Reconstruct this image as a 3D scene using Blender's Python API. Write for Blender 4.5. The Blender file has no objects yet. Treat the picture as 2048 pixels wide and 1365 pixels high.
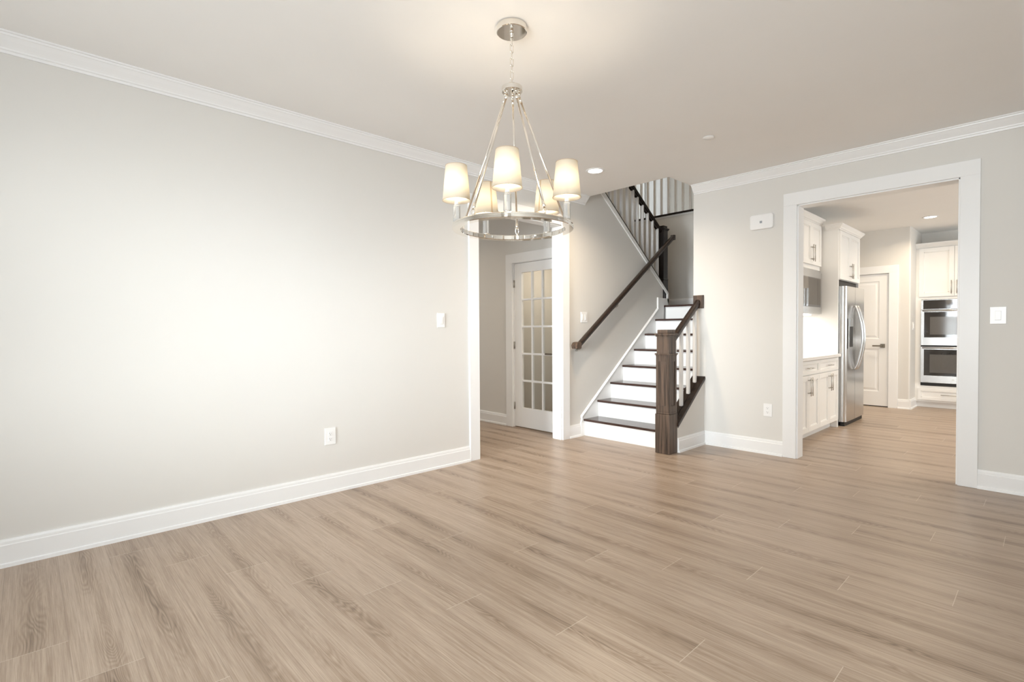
import bpy, bmesh, math, random
from mathutils import Vector, Matrix
random.seed(7)
SC = bpy.context.scene
COL = SC.collection

# ------------------------------------------------------------------ camera
yaw, pitch, roll, fpx = 0.813474819, -0.0188286584, -0.00560488515, 1024.45980
CAM = Vector((3.72196261, -5.19556051, 1.20396457))
fw = Vector((-math.sin(yaw)*math.cos(pitch), math.cos(yaw)*math.cos(pitch), math.sin(pitch)))
rt = fw.cross(Vector((0, 0, 1))).normalized(); up = rt.cross(fw)
c_, s_ = math.cos(roll), math.sin(roll)
rt2 = c_*rt + s_*up; up2 = -s_*rt + c_*up
cd = bpy.data.cameras.new('camera'); cam = bpy.data.objects.new('camera', cd); COL.objects.link(cam)
m4 = Matrix(((rt2.x, up2.x, -fw.x, CAM.x), (rt2.y, up2.y, -fw.y, CAM.y), (rt2.z, up2.z, -fw.z, CAM.z), (0, 0, 0, 1)))
cam.matrix_world = m4
cd.sensor_width = 36.0; cd.lens = fpx/2048*36; cd.clip_start = 0.02
SC.camera = cam

# ------------------------------------------------------------------ world, exposure
SC.view_settings.view_transform = 'Standard'; SC.view_settings.look = 'None'
SC.view_settings.gamma = 1.0; SC.view_settings.use_curve_mapping = False
SC.view_settings.exposure = 0.27
SC.cycles.max_bounces = 10; SC.cycles.diffuse_bounces = 7; SC.cycles.glossy_bounces = 5
SC.cycles.transmission_bounces = 8; SC.cycles.transparent_max_bounces = 12
SC.cycles.sample_clamp_indirect = 6.0; SC.cycles.caustics_reflective = False; SC.cycles.caustics_refractive = False
w = bpy.data.worlds.new('sky'); SC.world = w; w.use_nodes = True
bg = w.node_tree.nodes['Background']; bg.inputs[0].default_value = (0.86, 0.93, 1.0, 1); bg.inputs[1].default_value = 2.0

def area(name, loc, direction, sx, sy, power, color=(1, 1, 1), spread=180, shape='RECTANGLE'):
    l = bpy.data.lights.new(name, 'AREA'); l.shape = shape; l.size = sx; l.size_y = sy
    l.energy = power; l.color = color; l.spread = math.radians(spread)
    o = bpy.data.objects.new(name, l); COL.objects.link(o); o.location = loc
    o.rotation_euler = Vector(direction).to_track_quat('-Z', 'Y').to_euler()
    return o
DAY = (0.92, 0.96, 1.0)
# daylight entering through the windows (each light hangs just outside its window)
area('window_daylight', (5.16, -5.92, 1.5), (-1, 0, 0), 1.3, 1.25, 1.5, DAY, 160)
area('window_daylight', (5.16, -4.35, 1.5), (-1, 0.0, -0.12), 1.4, 1.25, 2.9, DAY, 36)
area('window_daylight', (3.4, -7.16, 1.5), (0, 1, 0.12), 2.4, 1.7, 102, DAY, 140)  # unseen front window, added and aimed to brighten the back wall
area('window_daylight', (1.1, -7.16, 1.5), (-0.16, 1, -0.08), 1.2, 1.7, 24, DAY, 36)  # second unseen front window, added to brighten the stair risers
area('window_daylight', (6.72, 3.0, 1.6), (-1, 0, 0), 2.0, 1.4, 84, DAY)  # unseen kitchen window, added to light the kitchen
area('window_daylight', (-3.42, -1.9, 1.4), (1, 0, 0), 0.8, 1.9, 5, DAY)
area('window_daylight', (-3.16, 2.8, 4.2), (1, 0, 0), 0.9, 1.6, 18, DAY)

# ------------------------------------------------------------------ materials
def srgb(r, g, b):
    f = lambda c: (c/255/12.92) if c/255 <= 0.04045 else ((c/255+0.055)/1.055)**2.4
    return (f(r), f(g), f(b), 1)
def mat(name, col, rough=0.5, metal=0.0, spec=0.5, noise=0.0, nscale=40, stretch=(1, 1, 1), bump=0.0, **kw):
    m = bpy.data.materials.new(name); m.use_nodes = True
    nt = m.node_tree; b = nt.nodes['Principled BSDF']
    b.inputs['Base Color'].default_value = col; b.inputs['Roughness'].default_value = rough
    b.inputs['Metallic'].default_value = metal; b.inputs['Specular IOR Level'].default_value = spec
    for k, v in kw.items(): b.inputs[k].default_value = v
    if noise or bump:
        tc = nt.nodes.new('ShaderNodeTexCoord'); mp = nt.nodes.new('ShaderNodeMapping')
        nz = nt.nodes.new('ShaderNodeTexNoise'); nz.inputs['Scale'].default_value = nscale; nz.inputs['Detail'].default_value = 4
        mp.inputs['Scale'].default_value = stretch
        nt.links.new(tc.outputs['Object'], mp.inputs[0]); nt.links.new(mp.outputs[0], nz.inputs[0])
        if noise:
            cr = nt.nodes.new('ShaderNodeValToRGB')
            cr.color_ramp.elements[0].position = 0.3; cr.color_ramp.elements[1].position = 0.7
            cr.color_ramp.elements[0].color = tuple(c*(1-noise) for c in col[:3])+(1,)
            cr.color_ramp.elements[1].color = tuple(min(1, c*(1+noise)) for c in col[:3])+(1,)
            nt.links.new(nz.outputs[0], cr.inputs[0]); nt.links.new(cr.outputs[0], b.inputs['Base Color'])
        if bump:
            bp = nt.nodes.new('ShaderNodeBump'); bp.inputs['Strength'].default_value = bump; bp.inputs['Distance'].default_value = 0.002
            nt.links.new(nz.outputs[0], bp.inputs['Height']); nt.links.new(bp.outputs[0], b.inputs['Normal'])
    return m
M = {}
M['wall'] = mat('greige_wall_paint', (0.715, 0.70, 0.672, 1), 0.75, spec=0.2, noise=0.006, nscale=3, bump=0.03)
M['ceil'] = mat('ceiling_paint', (0.87, 0.865, 0.855, 1), 0.9, spec=0.1, noise=0.006, nscale=3)
M['trim'] = mat('white_trim_paint', (0.86, 0.865, 0.87, 1), 0.32, spec=0.4, noise=0.004, nscale=5)
M['cab'] = mat('cabinet_paint', (0.85, 0.845, 0.83, 1), 0.35, spec=0.4, noise=0.005, nscale=5)
M['plastic'] = mat('white_plastic', (0.88, 0.88, 0.88, 1), 0.25, noise=0.003)
M['slot'] = mat('dark_slot', (0.03, 0.03, 0.03, 1), 0.6, noise=0.1)
M['dgrey'] = mat('grey_badge', (0.3, 0.32, 0.35, 1), 0.4, noise=0.1)
M['chrome'] = mat('polished_nickel', (0.88, 0.85, 0.80, 1), 0.04, 1.0, noise=0.01)
M['nickel'] = mat('brushed_nickel', (0.50, 0.48, 0.45, 1), 0.3, 1.0, noise=0.05, nscale=60, stretch=(1, 1, 8))
M['lever'] = mat('dark_nickel', (0.24, 0.215, 0.18, 1), 0.35, 1.0, noise=0.1)
M['steel'] = mat('stainless_steel', (0.62, 0.62, 0.62, 1), 0.24, 1.0, noise=0.05, nscale=20, stretch=(1, 1, 40))
M['dark'] = mat('black_recess', (0.012, 0.011, 0.01, 1), 0.5, noise=0.1)
M['glassblk'] = mat('black_oven_glass', (0.025, 0.023, 0.022, 1), 0.05, noise=0.05, nscale=8, **{'Coat Weight': 0.6})
M['winglass'] = mat('oven_inner_window', (0.11, 0.105, 0.10, 1), 0.08, noise=0.15, nscale=300)
M['mwglass'] = mat('microwave_glass', (0.10, 0.085, 0.07, 1), 0.06, 0.3, noise=0.05, nscale=8)
M['quartz'] = mat('white_quartz', (0.86, 0.85, 0.84, 1), 0.2, noise=0.02, nscale=9)
M['splash'] = mat('white_backsplash', (0.82, 0.81, 0.79, 1), 0.2, noise=0.01, nscale=9)
M['grey_glass'] = mat('dispenser_grey', (0.3, 0.3, 0.3, 1), 0.3, 0.6, noise=0.1)

def wood_mat(name, dark, light, axis=2, rough=0.35):
    m = bpy.data.materials.new(name); m.use_nodes = True; nt = m.node_tree; b = nt.nodes['Principled BSDF']
    tc = nt.nodes.new('ShaderNodeTexCoord'); mp = nt.nodes.new('ShaderNodeMapping')
    sc = [55, 55, 55]; sc[axis] = 2.2; mp.inputs['Scale'].default_value = sc
    n1 = nt.nodes.new('ShaderNodeTexNoise'); n1.inputs['Scale'].default_value = 1.0; n1.inputs['Detail'].default_value = 5; n1.inputs['Roughness'].default_value = 0.65
    cr = nt.nodes.new('ShaderNodeValToRGB'); e = cr.color_ramp.elements
    e[0].position = 0.32; e[0].color = dark; e[1].position = 0.70; e[1].color = light
    nt.links.new(tc.outputs['Object'], mp.inputs[0]); nt.links.new(mp.outputs[0], n1.inputs[0])
    nt.links.new(n1.outputs[0], cr.inputs[0]); nt.links.new(cr.outputs[0], b.inputs['Base Color'])
    bp = nt.nodes.new('ShaderNodeBump'); bp.inputs['Strength'].default_value = 0.25; bp.inputs['Distance'].default_value = 0.002
    nt.links.new(n1.outputs[0], bp.inputs['Height']); nt.links.new(bp.outputs[0], b.inputs['Normal'])
    b.inputs['Roughness'].default_value = rough; b.inputs['Specular IOR Level'].default_value = 0.45
    return m
DK, LT = (0.022, 0.013, 0.009, 1), (0.15, 0.098, 0.067, 1)
M['wood_z'] = wood_mat('stained_oak_upright', DK, LT, 2, 0.42)
M['wood_x'] = wood_mat('stained_oak_tread', (0.030, 0.016, 0.013, 1), (0.075, 0.042, 0.035, 1), 0, 0.2)
M['wood_y'] = wood_mat('stained_oak_rail', (0.009, 0.005, 0.0035, 1), (0.038, 0.021, 0.014, 1), 1, 0.3)
M['wood_d'] = wood_mat('oak_in_shade', (0.004, 0.0025, 0.002, 1), (0.014, 0.008, 0.006, 1), 2, 0.35)  # oak coloured near black to stand for the unlit landing

def emis(name, col, s):
    m = bpy.data.materials.new(name); m.use_nodes = True; nt = m.node_tree
    for n in list(nt.nodes): nt.nodes.remove(n)
    o = nt.nodes.new('ShaderNodeOutputMaterial'); e = nt.nodes.new('ShaderNodeEmission')
    e.inputs[0].default_value = col; e.inputs[1].default_value = s
    nt.links.new(e.outputs[0], o.inputs[0]); return m
M['lamp'] = emis('lit_lens', (1, 0.95, 0.87, 1), 9)
M['bulb'] = emis('lit_bulb', (1, 0.84, 0.64, 1), 250)
M['strip'] = emis('lit_strip', (1, 0.93, 0.82, 1), 6)

def shade_mat(name, c):
    m = bpy.data.materials.new(name); m.use_nodes = True; nt = m.node_tree
    for n in list(nt.nodes): nt.nodes.remove(n)
    o = nt.nodes.new('ShaderNodeOutputMaterial'); d = nt.nodes.new('ShaderNodeBsdfDiffuse'); t = nt.nodes.new('ShaderNodeBsdfTranslucent')
    mx = nt.nodes.new('ShaderNodeMixShader'); mx.inputs[0].default_value = 0.6
    tc = nt.nodes.new('ShaderNodeTexCoord'); wv = nt.nodes.new('ShaderNodeTexNoise'); wv.inputs['Scale'].default_value = 350
    cr = nt.nodes.new('ShaderNodeValToRGB'); cr.color_ramp.elements[0].color = tuple(x*0.93 for x in c[:3])+(1,); cr.color_ramp.elements[1].color = c
    nt.links.new(tc.outputs['Object'], wv.inputs[0]); nt.links.new(wv.outputs[0], cr.inputs[0])
    nt.links.new(cr.outputs[0], d.inputs[0]); nt.links.new(cr.outputs[0], t.inputs[0])
    nt.links.new(d.outputs[0], mx.inputs[1]); nt.links.new(t.outputs[0], mx.inputs[2]); nt.links.new(mx.outputs[0], o.inputs[0])
    return m
M['shade'] = shade_mat('ivory_shade_fabric', (0.97, 0.925, 0.83, 1))
M['seam'] = shade_mat('shade_seam', (0.80, 0.66, 0.50, 1))

def glass_mat(name, tint=(0.97, 0.98, 0.97, 1), refl=0.10):
    m = bpy.data.materials.new(name); m.use_nodes = True; nt = m.node_tree
    for n in list(nt.nodes): nt.nodes.remove(n)
    o = nt.nodes.new('ShaderNodeOutputMaterial'); t = nt.nodes.new('ShaderNodeBsdfTransparent'); t.inputs[0].default_value = tint
    g = nt.nodes.new('ShaderNodeBsdfGlossy'); g.inputs['Roughness'].default_value = 0.02
    lw = nt.nodes.new('ShaderNodeLayerWeight'); lw.inputs[0].default_value = 0.5
    pw = nt.nodes.new('ShaderNodeMath'); pw.operation = 'POWER'; pw.inputs[1].default_value = 4.0
    f = nt.nodes.new('ShaderNodeMath'); f.operation = 'MULTIPLY_ADD'; f.inputs[1].default_value = 0.6; f.inputs[2].default_value = 0.03
    nt.links.new(lw.outputs['Facing'], pw.inputs[0]); nt.links.new(pw.outputs[0], f.inputs[0])
    mx = nt.nodes.new('ShaderNodeMixShader')
    nt.links.new(f.outputs[0], mx.inputs[0]); nt.links.new(t.outputs[0], mx.inputs[1]); nt.links.new(g.outputs[0], mx.inputs[2]); nt.links.new(mx.outputs[0], o.inputs[0])
    return m
M['glass'] = glass_mat('clear_pane')
M['crystal'] = mat('crystal_column', (0.97, 0.97, 0.96, 1), 0.02, **{'Transmission Weight': 0.75, 'IOR': 1.45})

def floor_mat():
    m = bpy.data.materials.new('oak_vinyl_planks'); m.use_nodes = True; nt = m.node_tree; b = nt.nodes['Principled BSDF']
    N = nt.nodes.new; Lk = nt.links.new
    uv = N('ShaderNodeUVMap'); uv.uv_map = 'plank'
    at = N('ShaderNodeAttribute'); at.attribute_name = 'seed'
    sp = N('ShaderNodeSeparateXYZ'); Lk(uv.outputs[0], sp.inputs[0])
    sa = N('ShaderNodeSeparateColor'); Lk(at.outputs['Color'], sa.inputs[0])
    def mth(op, a, bb=None, cc=None):
        n = N('ShaderNodeMath'); n.operation = op
        for i, v in enumerate((a, bb, cc)):
            if v is None: continue
            if isinstance(v, (int, float)): n.inputs[i].default_value = v
            else: Lk(v, n.inputs[i])
        return n.outputs[0]
    U, V = sp.outputs[0], sp.outputs[1]
    def vec(a, bb, z):
        c = N('ShaderNodeCombineXYZ'); Lk(a, c.inputs[0]); Lk(bb, c.inputs[1]); Lk(z, c.inputs[2]); return c.outputs[0]
    seedx = mth('MULTIPLY', sa.outputs[0], 61.0); seedz = mth('MULTIPLY', sa.outputs[1], 43.0)
    def noise(us, vs, det, zoff=0.0, rough=0.5):
        n = N('ShaderNodeTexNoise'); n.inputs['Scale'].default_value = 1.0; n.inputs['Detail'].default_value = det; n.inputs['Roughness'].default_value = rough
        Lk(vec(mth('ADD', mth('MULTIPLY', U, us), seedx), mth('MULTIPLY', V, vs), mth('ADD', seedz, zoff)), n.inputs[0]); return n.outputs[0]
    def ramp(v, a, bb):
        n = N('ShaderNodeMapRange'); n.inputs[1].default_value = a; n.inputs[2].default_value = bb; n.clamp = True; Lk(v, n.inputs[0]); return n.outputs[0]
    n1 = noise(1.5, 8.0, 1.5)
    # cathedral heart: contour lines of a stretched field
    vc = mth('ADD', mth('SUBTRACT', V, 0.1), mth('MULTIPLY', mth('SUBTRACT', noise(0.8, 0.5, 1, 31), 0.5), 0.10))
    field = mth('ADD', mth('MULTIPLY', mth('ABSOLUTE', vc), 2.6), n1)
    lines = mth('PINGPONG', mth('MULTIPLY', field, 26.0), 0.5)
    lines = ramp(lines, 0.02, 0.42)
    heart = mth('SUBTRACT', 1.0, ramp(mth('ABSOLUTE', vc), 0.008, 0.055))
    patch = ramp(noise(1.3, 2.0, 2, 9), 0.40, 0.66)
    hmask = mth('MULTIPLY', heart, mth('ADD', mth('MULTIPLY', patch, 0.85), 0.15))
    fib = noise(5.0, 240.0, 4, 3, 0.7)
    fib2 = noise(2.0, 60.0, 3, 5, 0.6)
    streak = ramp(noise(0.9, 34.0, 4, 17, 0.6), 0.52, 0.72)
    # total darkness 0..1
    dk = mth('MULTIPLY', hmask, mth('ADD', 0.16, mth('MULTIPLY', mth('SUBTRACT', 1.0, lines), 0.38)))
    dk = mth('ADD', dk, mth('MULTIPLY', mth('SUBTRACT', 0.62, fib), 1.0))
    dk = mth('ADD', dk, mth('MULTIPLY', mth('SUBTRACT', 0.5, fib2), 0.45))
    dk = mth('ADD', dk, mth('MULTIPLY', streak, 0.15))
    dk = mth('ADD', dk, mth('MULTIPLY', mth('SUBTRACT', sa.outputs[2], 0.5), 0.13))
    dk = mth('ADD', dk, 0.12)
    cr = N('ShaderNodeValToRGB'); e = cr.color_ramp.elements
    e[0].position = 0.0; e[0].color = FL[0]; e[1].position = 1.0; e[1].color = FL[2]
    k = cr.color_ramp.elements.new(0.42); k.color = FL[1]
    Lk(dk, cr.inputs[0])
    # bevel glint painted as pale colour at end joints; long joints faintly dark
    end_glint = mth('SUBTRACT', 1.0, ramp(U, 0.0015, 0.0035))
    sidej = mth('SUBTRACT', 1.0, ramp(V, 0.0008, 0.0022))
    mx = N('ShaderNodeMix'); mx.data_type = 'RGBA'; Lk(mth('MULTIPLY', end_glint, 0.55), mx.inputs[0]); Lk(cr.outputs[0], mx.inputs[6]); mx.inputs[7].default_value = (0.72, 0.64, 0.55, 1)
    mx2 = N('ShaderNodeMix'); mx2.data_type = 'RGBA'; Lk(mth('MULTIPLY', sidej, 0.45), mx2.inputs[0]); Lk(mx.outputs[2], mx2.inputs[6]); mx2.inputs[7].default_value = (0.12, 0.085, 0.06, 1)
    Lk(mx2.outputs[2], b.inputs['Base Color'])
    b.inputs['Roughness'].default_value = 0.33; b.inputs['Specular IOR Level'].default_value = 0.42
    Lk(mth('ADD', 0.27, mth('MULTIPLY', fib, 0.16)), b.inputs['Roughness'])
    bp = N('ShaderNodeBump'); bp.inputs['Strength'].default_value = 0.12; bp.inputs['Distance'].default_value = 0.0015
    Lk(fib, bp.inputs['Height']); Lk(bp.outputs[0], b.inputs['Normal'])
    return m
FL = [(0.50, 0.402, 0.318, 1), (0.325, 0.240, 0.175, 1), (0.11, 0.072, 0.047, 1)]
M['floor'] = floor_mat()

# ------------------------------------------------------------------ mesh helpers
class MB:
    def __init__(s): s.bm = bmesh.new()
    def box(s, x0, x1, y0, y1, z0, z1):
        v = [s.bm.verts.new((x, y, z)) for z in (z0, z1) for (x, y) in ((x0, y0), (x1, y0), (x1, y1), (x0, y1))]
        for f in ((0, 3, 2, 1), (4, 5, 6, 7), (0, 1, 5, 4), (1, 2, 6, 5), (2, 3, 7, 6), (3, 0, 4, 7)):
            s.bm.faces.new([v[i] for i in f])
        return s
    def prism(s, pts, axis, a, b):
        """polygon pts (2D in the other two axes, in xyz order) extruded along axis from a to b"""
        def P(p, t):
            l = list(p); l.insert(axis, t); return l
        A = [s.bm.verts.new(P(p, a)) for p in pts]; B = [s.bm.verts.new(P(p, b)) for p in pts]
        n = len(pts); s.bm.faces.new(A); s.bm.faces.new(B[::-1])
        for i in range(n): s.bm.faces.new((A[i], A[(i+1) % n], B[(i+1) % n], B[i]))
        return s
    def sweep(s, pts2, p0, p1, side, upv=(0, 0, 1)):
        """profile (s,u) swept from p0 to p1 ; side & up vectors"""
        p0, p1, sd, u = Vector(p0), Vector(p1), Vector(side), Vector(upv)
        A = [s.bm.verts.new(p0+sd*a+u*b) for a, b in pts2]; B = [s.bm.verts.new(p1+sd*a+u*b) for a, b in pts2]
        n = len(pts2); s.bm.faces.new(A); s.bm.faces.new(B[::-1])
        for i in range(n): s.bm.faces.new((A[i], A[(i+1) % n], B[(i+1) % n], B[i]))
        return s
    def cyl(s, p0, p1, r0, r1=None, n=20, caps=True):
        if r1 is None: r1 = r0
        p0, p1 = Vector(p0), Vector(p1); d = (p1-p0).normalized()
        a = d.orthogonal().normalized(); b = d.cross(a)
        A = [s.bm.verts.new(p0+(a*math.cos(t)+b*math.sin(t))*r0) for t in [2*math.pi*i/n for i in range(n)]]
        B = [s.bm.verts.new(p1+(a*math.cos(t)+b*math.sin(t))*r1) for t in [2*math.pi*i/n for i in range(n)]]
        for i in range(n):
            f = s.bm.faces.new((A[i], A[(i+1) % n], B[(i+1) % n], B[i])); f.smooth = n > 9
        if caps: s.bm.faces.new(A[::-1]); s.bm.faces.new(B)
        return s
    def lathe(s, prof, cx, cy, n=40, closed=False, smooth=True):
        """prof: list of (r,z)"""
        rings = []
        for r, z in prof:
            rings.append([s.bm.verts.new((cx+r*math.cos(2*math.pi*i/n), cy+r*math.sin(2*math.pi*i/n), z)) for i in range(n)] if r > 1e-6 else [s.bm.verts.new((cx, cy, z))])
        m = len(rings); rng = range(m if closed else m-1)
        for k in rng:
            A, B = rings[k], rings[(k+1) % m]
            for i in range(n):
                j = (i+1) % n
                vs = [A[i % len(A)], A[j % len(A)], B[j % len(B)], B[i % len(B)]]
                u = []
                for v in vs:
                    if v not in u: u.append(v)
                if len(u) > 2:
                    f = s.bm.faces.new(u); f.smooth = smooth
        return s
    def tube(s, pts, r, n=10, closed=False):
        pts = [Vector(p) for p in pts]; rings = []; m = len(pts); ref = None
        for k, p in enumerate(pts):
            if closed: d = (pts[(k+1) % m]-pts[k-1]).normalized()
            else: d = (pts[min(k+1, m-1)]-pts[max(k-1, 0)]).normalized()
            a = d.orthogonal() if ref is None else (ref-d*ref.dot(d))
            a.normalize(); ref = a; b = d.cross(a)
            rings.append([s.bm.verts.new(p+(a*math.cos(2*math.pi*i/n)+b*math.sin(2*math.pi*i/n))*r) for i in range(n)])
        for k in range(m if closed else m-1):
            A, B = rings[k], rings[(k+1) % m]
            for i in range(n):
                f = s.bm.faces.new((A[i], A[(i+1) % n], B[(i+1) % n], B[i])); f.smooth = True
        if not closed: s.bm.faces.new(rings[0][::-1]); s.bm.faces.new(rings[-1])
        return s
    def build(s, name, m, parent=None, bevel=0.0, seg=2, autosm=False):
        bmesh.ops.recalc_face_normals(s.bm, faces=s.bm.faces[:])
        me = bpy.data.meshes.new(name); s.bm.to_mesh(me); s.bm.free()
        me.materials.append(M[m] if isinstance(m, str) else m)
        o = bpy.data.objects.new(name, me); COL.objects.link(o)
        if parent is not None:
            o.parent = parent
            o.matrix_parent_inverse = world_of(parent).inverted()
        if bevel:
            bv = o.modifiers.new('bevel', 'BEVEL'); bv.width = bevel; bv.segments = seg; bv.limit_method = 'ANGLE'; bv.angle_limit = math.radians(40)
        return o
def world_of(o):
    mtx = Matrix.LocRotScale(o.location, o.rotation_euler, o.scale)
    return (world_of(o.parent) @ o.matrix_parent_inverse @ mtx) if o.parent else mtx
def tag(o, label, cat, group=None):
    o['label'] = label; o['category'] = cat
    if group: o['group'] = group
    return o
def thing(name, label, cat, loc=(0, 0, 0), group=None):
    o = bpy.data.objects.new(name, None); COL.objects.link(o); o.location = loc; o.empty_display_size = 0.1
    return tag(o, label, cat, group)
def struct(o, label=None, cat=None):
    o['kind'] = 'structure'
    if label: o['label'] = label
    if cat: o['category'] = cat
    return o
def copy_tree(o, parent=None):
    c = o.copy(); COL.objects.link(c)
    if parent is not None: c.parent = parent
    for ch in list(o.children): copy_tree(ch, c)
    return c

H = 2.74
# ------------------------------------------------------------------ floor (one mesh of planks)
def build_floor():
    bm = bmesh.new(); uvl = bm.loops.layers.uv.new('plank'); cl = bm.loops.layers.float_color.new('seed')
    W, LN = 0.2, 1.5
    known = {3: 2.737, 5: 3.54, 6: 3.25, 10: 3.43, 11: 3.046, 12: 2.715, 13: 2.38, 14: 2.05, 16: 2.80, 17: 2.38, 18: 1.926, 19: 1.562, 22: 0.581}
    prev = 2.737+0.334*3
    for k in range(-28, 36):
        off = known.get(k)
        if off is None:
            src = max([q for q in known if q < k], default=3)
            off = known[src]-0.334*(k-src)
        y1 = -0.1-W*k; y0 = y1-W
        x = off % LN-3*LN
        while x < 6.8:
            xa, xb = max(x, -3.4), min(x+LN, 6.8)
            if xb > xa:
                v = [bm.verts.new(p) for p in ((xa, y0, 0), (xb, y0, 0), (xb, y1, 0), (xa, y1, 0))]
                f = bm.faces.new(v); sd = (random.random(), random.random(), random.random(), 1)
                for l, (uu, vv) in zip(f.loops, ((xa-x, 0), (xb-x, 0), (xb-x, W), (xa-x, W))):
                    l[uvl].uv = (uu, vv); l[cl] = sd
            x += LN
    me = bpy.data.meshes.new('floor'); bm.to_mesh(me); bm.free(); me.materials.append(M['floor'])
    o = bpy.data.objects.new('floor', me); COL.objects.link(o); struct(o, 'greige oak plank floor running through all the rooms', 'floor')
build_floor()
struct(MB().box(-3.5, 6.9, -7.2, 5.6, -0.25, -0.02).build('floor_slab', 'ceil'))

# ------------------------------------------------------------------ ceilings
c = MB()
c.box(0.0, 5.0, -7.0, -0.51, H, H+0.26)
c.box(1.063, 5.0, -0.51, 0.0, H, H+0.26)
struct(c.build('ceiling', 'ceil'), 'flat painted ceiling of the empty dining room', 'ceiling')
struct(MB().box(-3.3, -0.12, -3.0, -0.75, H, H+0.26).build('ceiling_hall', 'ceil'))
struct(MB().box(1.2, 6.6, 0.14, 5.4, H, H+0.26).build('ceiling_kitchen', 'ceil'))
struct(MB().box(-3.0, 1.2, -0.63, 3.5, 5.45, 5.55).build('ceiling_upstairs', 'ceil'))

# ------------------------------------------------------------------ walls
T = 0.12
LY0, LY1, OH = -2.115, -0.925, 2.365      # left opening
w_ = MB()
w_.box(-T, 0, -7.0, LY0, 0, H)
w_.box(-T, 0, LY0, LY1, OH, H)
zc = lambda y: 1.745+0.766*(1.325-y)       # top of the knee wall beside the second flight
w_.prism([(LY1, 0), (1.20, 0), (1.20, zc(1.20)-0.03), (-0.6, zc(-0.6)-0.03), (LY1, zc(-0.6)-0.03)], 0, -T, 0)
struct(w_.build('wall_left', 'wall'), 'long greige wall on the left with the hall opening and stair', 'wall')
BX0, BX1 = 2.08, 3.222
w_ = MB()
w_.box(1.063, BX0, 0, 0.14, 0, H).box(BX1, 3.8, 0, 0.14, 0, H).box(BX0, BX1, 0, 0.14, OH-0.005, H)
struct(w_.build('wall_back', 'wall'), 'greige back wall with the wide kitchen opening', 'wall')
struct(MB().box(3.645, 3.8, -0.25, 0, 0, H).prism([(3.64, 0), (3.815, -7.0), (3.975, -7.0), (3.8, 0)], 2, 2.42, H).build('wall_right', 'wall'))
def wall_with_windows(name, axis, a, b, lo, hi, wins, z0=0, z1=H):
    """wall slab normal to axis between a,b; spans lo..hi on the other axis; wins list of (u0,u1,z0,z1)"""
    w = MB()
    def bx(u0, u1, za, zb):
        if axis == 0: w.box(a, b, u0, u1, za, zb)
        else: w.box(u0, u1, a, b, za, zb)
    u = lo
    for (u0, u1, za, zb) in sorted(wins):
        bx(u, u0, z0, z1); bx(u0, u1, z0, za); bx(u0, u1, zb, z1); u = u1
    bx(u, hi, z0, z1)
    return struct(w.build(name, 'wall'))
def window(n, axis, a, u0, u1, z0, z1, label, inward):
    """framed double hung window in the wall plane at a (centre of wall)"""
    r = struct(thing('window_%d' % n, label, 'window', (a, (u0+u1)/2, z0) if axis == 0 else ((u0+u1)/2, a, z0)))
    f = MB(); g = MB()
    def bx(m, p0, p1, za, zb, t0=-0.03, t1=0.03):
        if axis == 0: m.box(a+t0, a+t1, p0, p1, za, zb)
        else: m.box(p0, p1, a+t0, a+t1, za, zb)
    e = 0.05
    bx(f, u0, u0+e, z0, z1); bx(f, u1-e, u1, z0, z1); bx(f, u0, u1, z0, z0+e); bx(f, u0, u1, z1-e, z1)
    zm = (z0+z1)/2; bx(f, u0, u1, zm-0.025, zm+0.025)
    for k in (1, 2): 
        uu = u0+(u1-u0)*k/3; bx(f, uu-0.01, uu+0.01, zm, z1, -0.012, 0.012)
    f.build('window_frame', 'trim', r)
    bx(g, u0+e, u1-e, z0+e, z1-e, -0.003, 0.003)
    g.build('pane', 'glass', r)
    cs = MB(); d0, d1 = (inward*0.07, inward*0.09) if inward > 0 else (inward*0.09, inward*0.07)
    k = 0.1
    bx(cs, u0-k, u0, z0-k, z1+k, d0, d1); bx(cs, u1, u1+k, z0-k, z1+k, d0, d1); bx(cs, u0, u1, z1, z1+k, d0, d1); bx(cs, u0, u1, z0-k, z0, d0, d1)
    cs.build('casing', 'trim', r)
wall_with_windows('wall_bay_right', 0, 5.0, 5.14, -7.0, 0.0, [(-6.6, -5.25, 0.87, 2.13), (-5.0, -3.6, 0.87, 2.13)])
window(1, 0, 5.07, -6.6, -5.25, 0.87, 2.13, 'smaller window farther back in the side wall right of the viewer', -1)
window(2, 0, 5.07, -5.0, -3.6, 0.87, 2.13, 'larger window nearer the back wall in the side wall right of the viewer', -1)
wall_with_windows('wall_front', 1, -7.14, -7.0, -T, 5.14, [(0.5, 1.7, 0.65, 2.35), (2.2, 4.6, 0.65, 2.35)])
window(3, 1, -7.07, 2.2, 4.6, 0.65, 2.35, 'wide window added behind the viewer to light the back wall', 1)
window(7, 1, -7.07, 0.5, 1.7, 0.65, 2.35, 'narrow window added behind the viewer to light the stair', 1)
# hall beyond the left opening
HY = -0.75
DX0, DX1, DZ = -0.945, -0.185, 2.05       # french door opening
w_ = MB(); w_.box(-3.3, DX0-0.015, HY, HY+T, 0, H).box(DX1+0.015, -T, HY, HY+T, 0, H).box(DX0-0.015, DX1+0.015, HY, HY+T, DZ+0.01, H)
struct(w_.build('wall_hall_back', 'wall'), 'hall wall holding the glazed door', 'wall')
wall_with_windows('wall_hall_left', 0, -3.42, -3.3, -3.0, HY+T, [(-2.3, -1.5, 0.35, 2.3)])
window(4, 0, -3.36, -2.3, -1.5, 0.35, 2.3, 'tall narrow window at the far end of the hall', 1)
struct(MB().box(-3.3, -T, -3.12, -3.0, 0, H).build('wall_hall_front', 'wall'))
# study behind the french door (under the upper flight)
s_w = MB(); s_w.box(-1.12, -T, 0.7, 0.82, 0, 1.95)
struct(s_w.build('wall_study', 'wall'))
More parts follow.
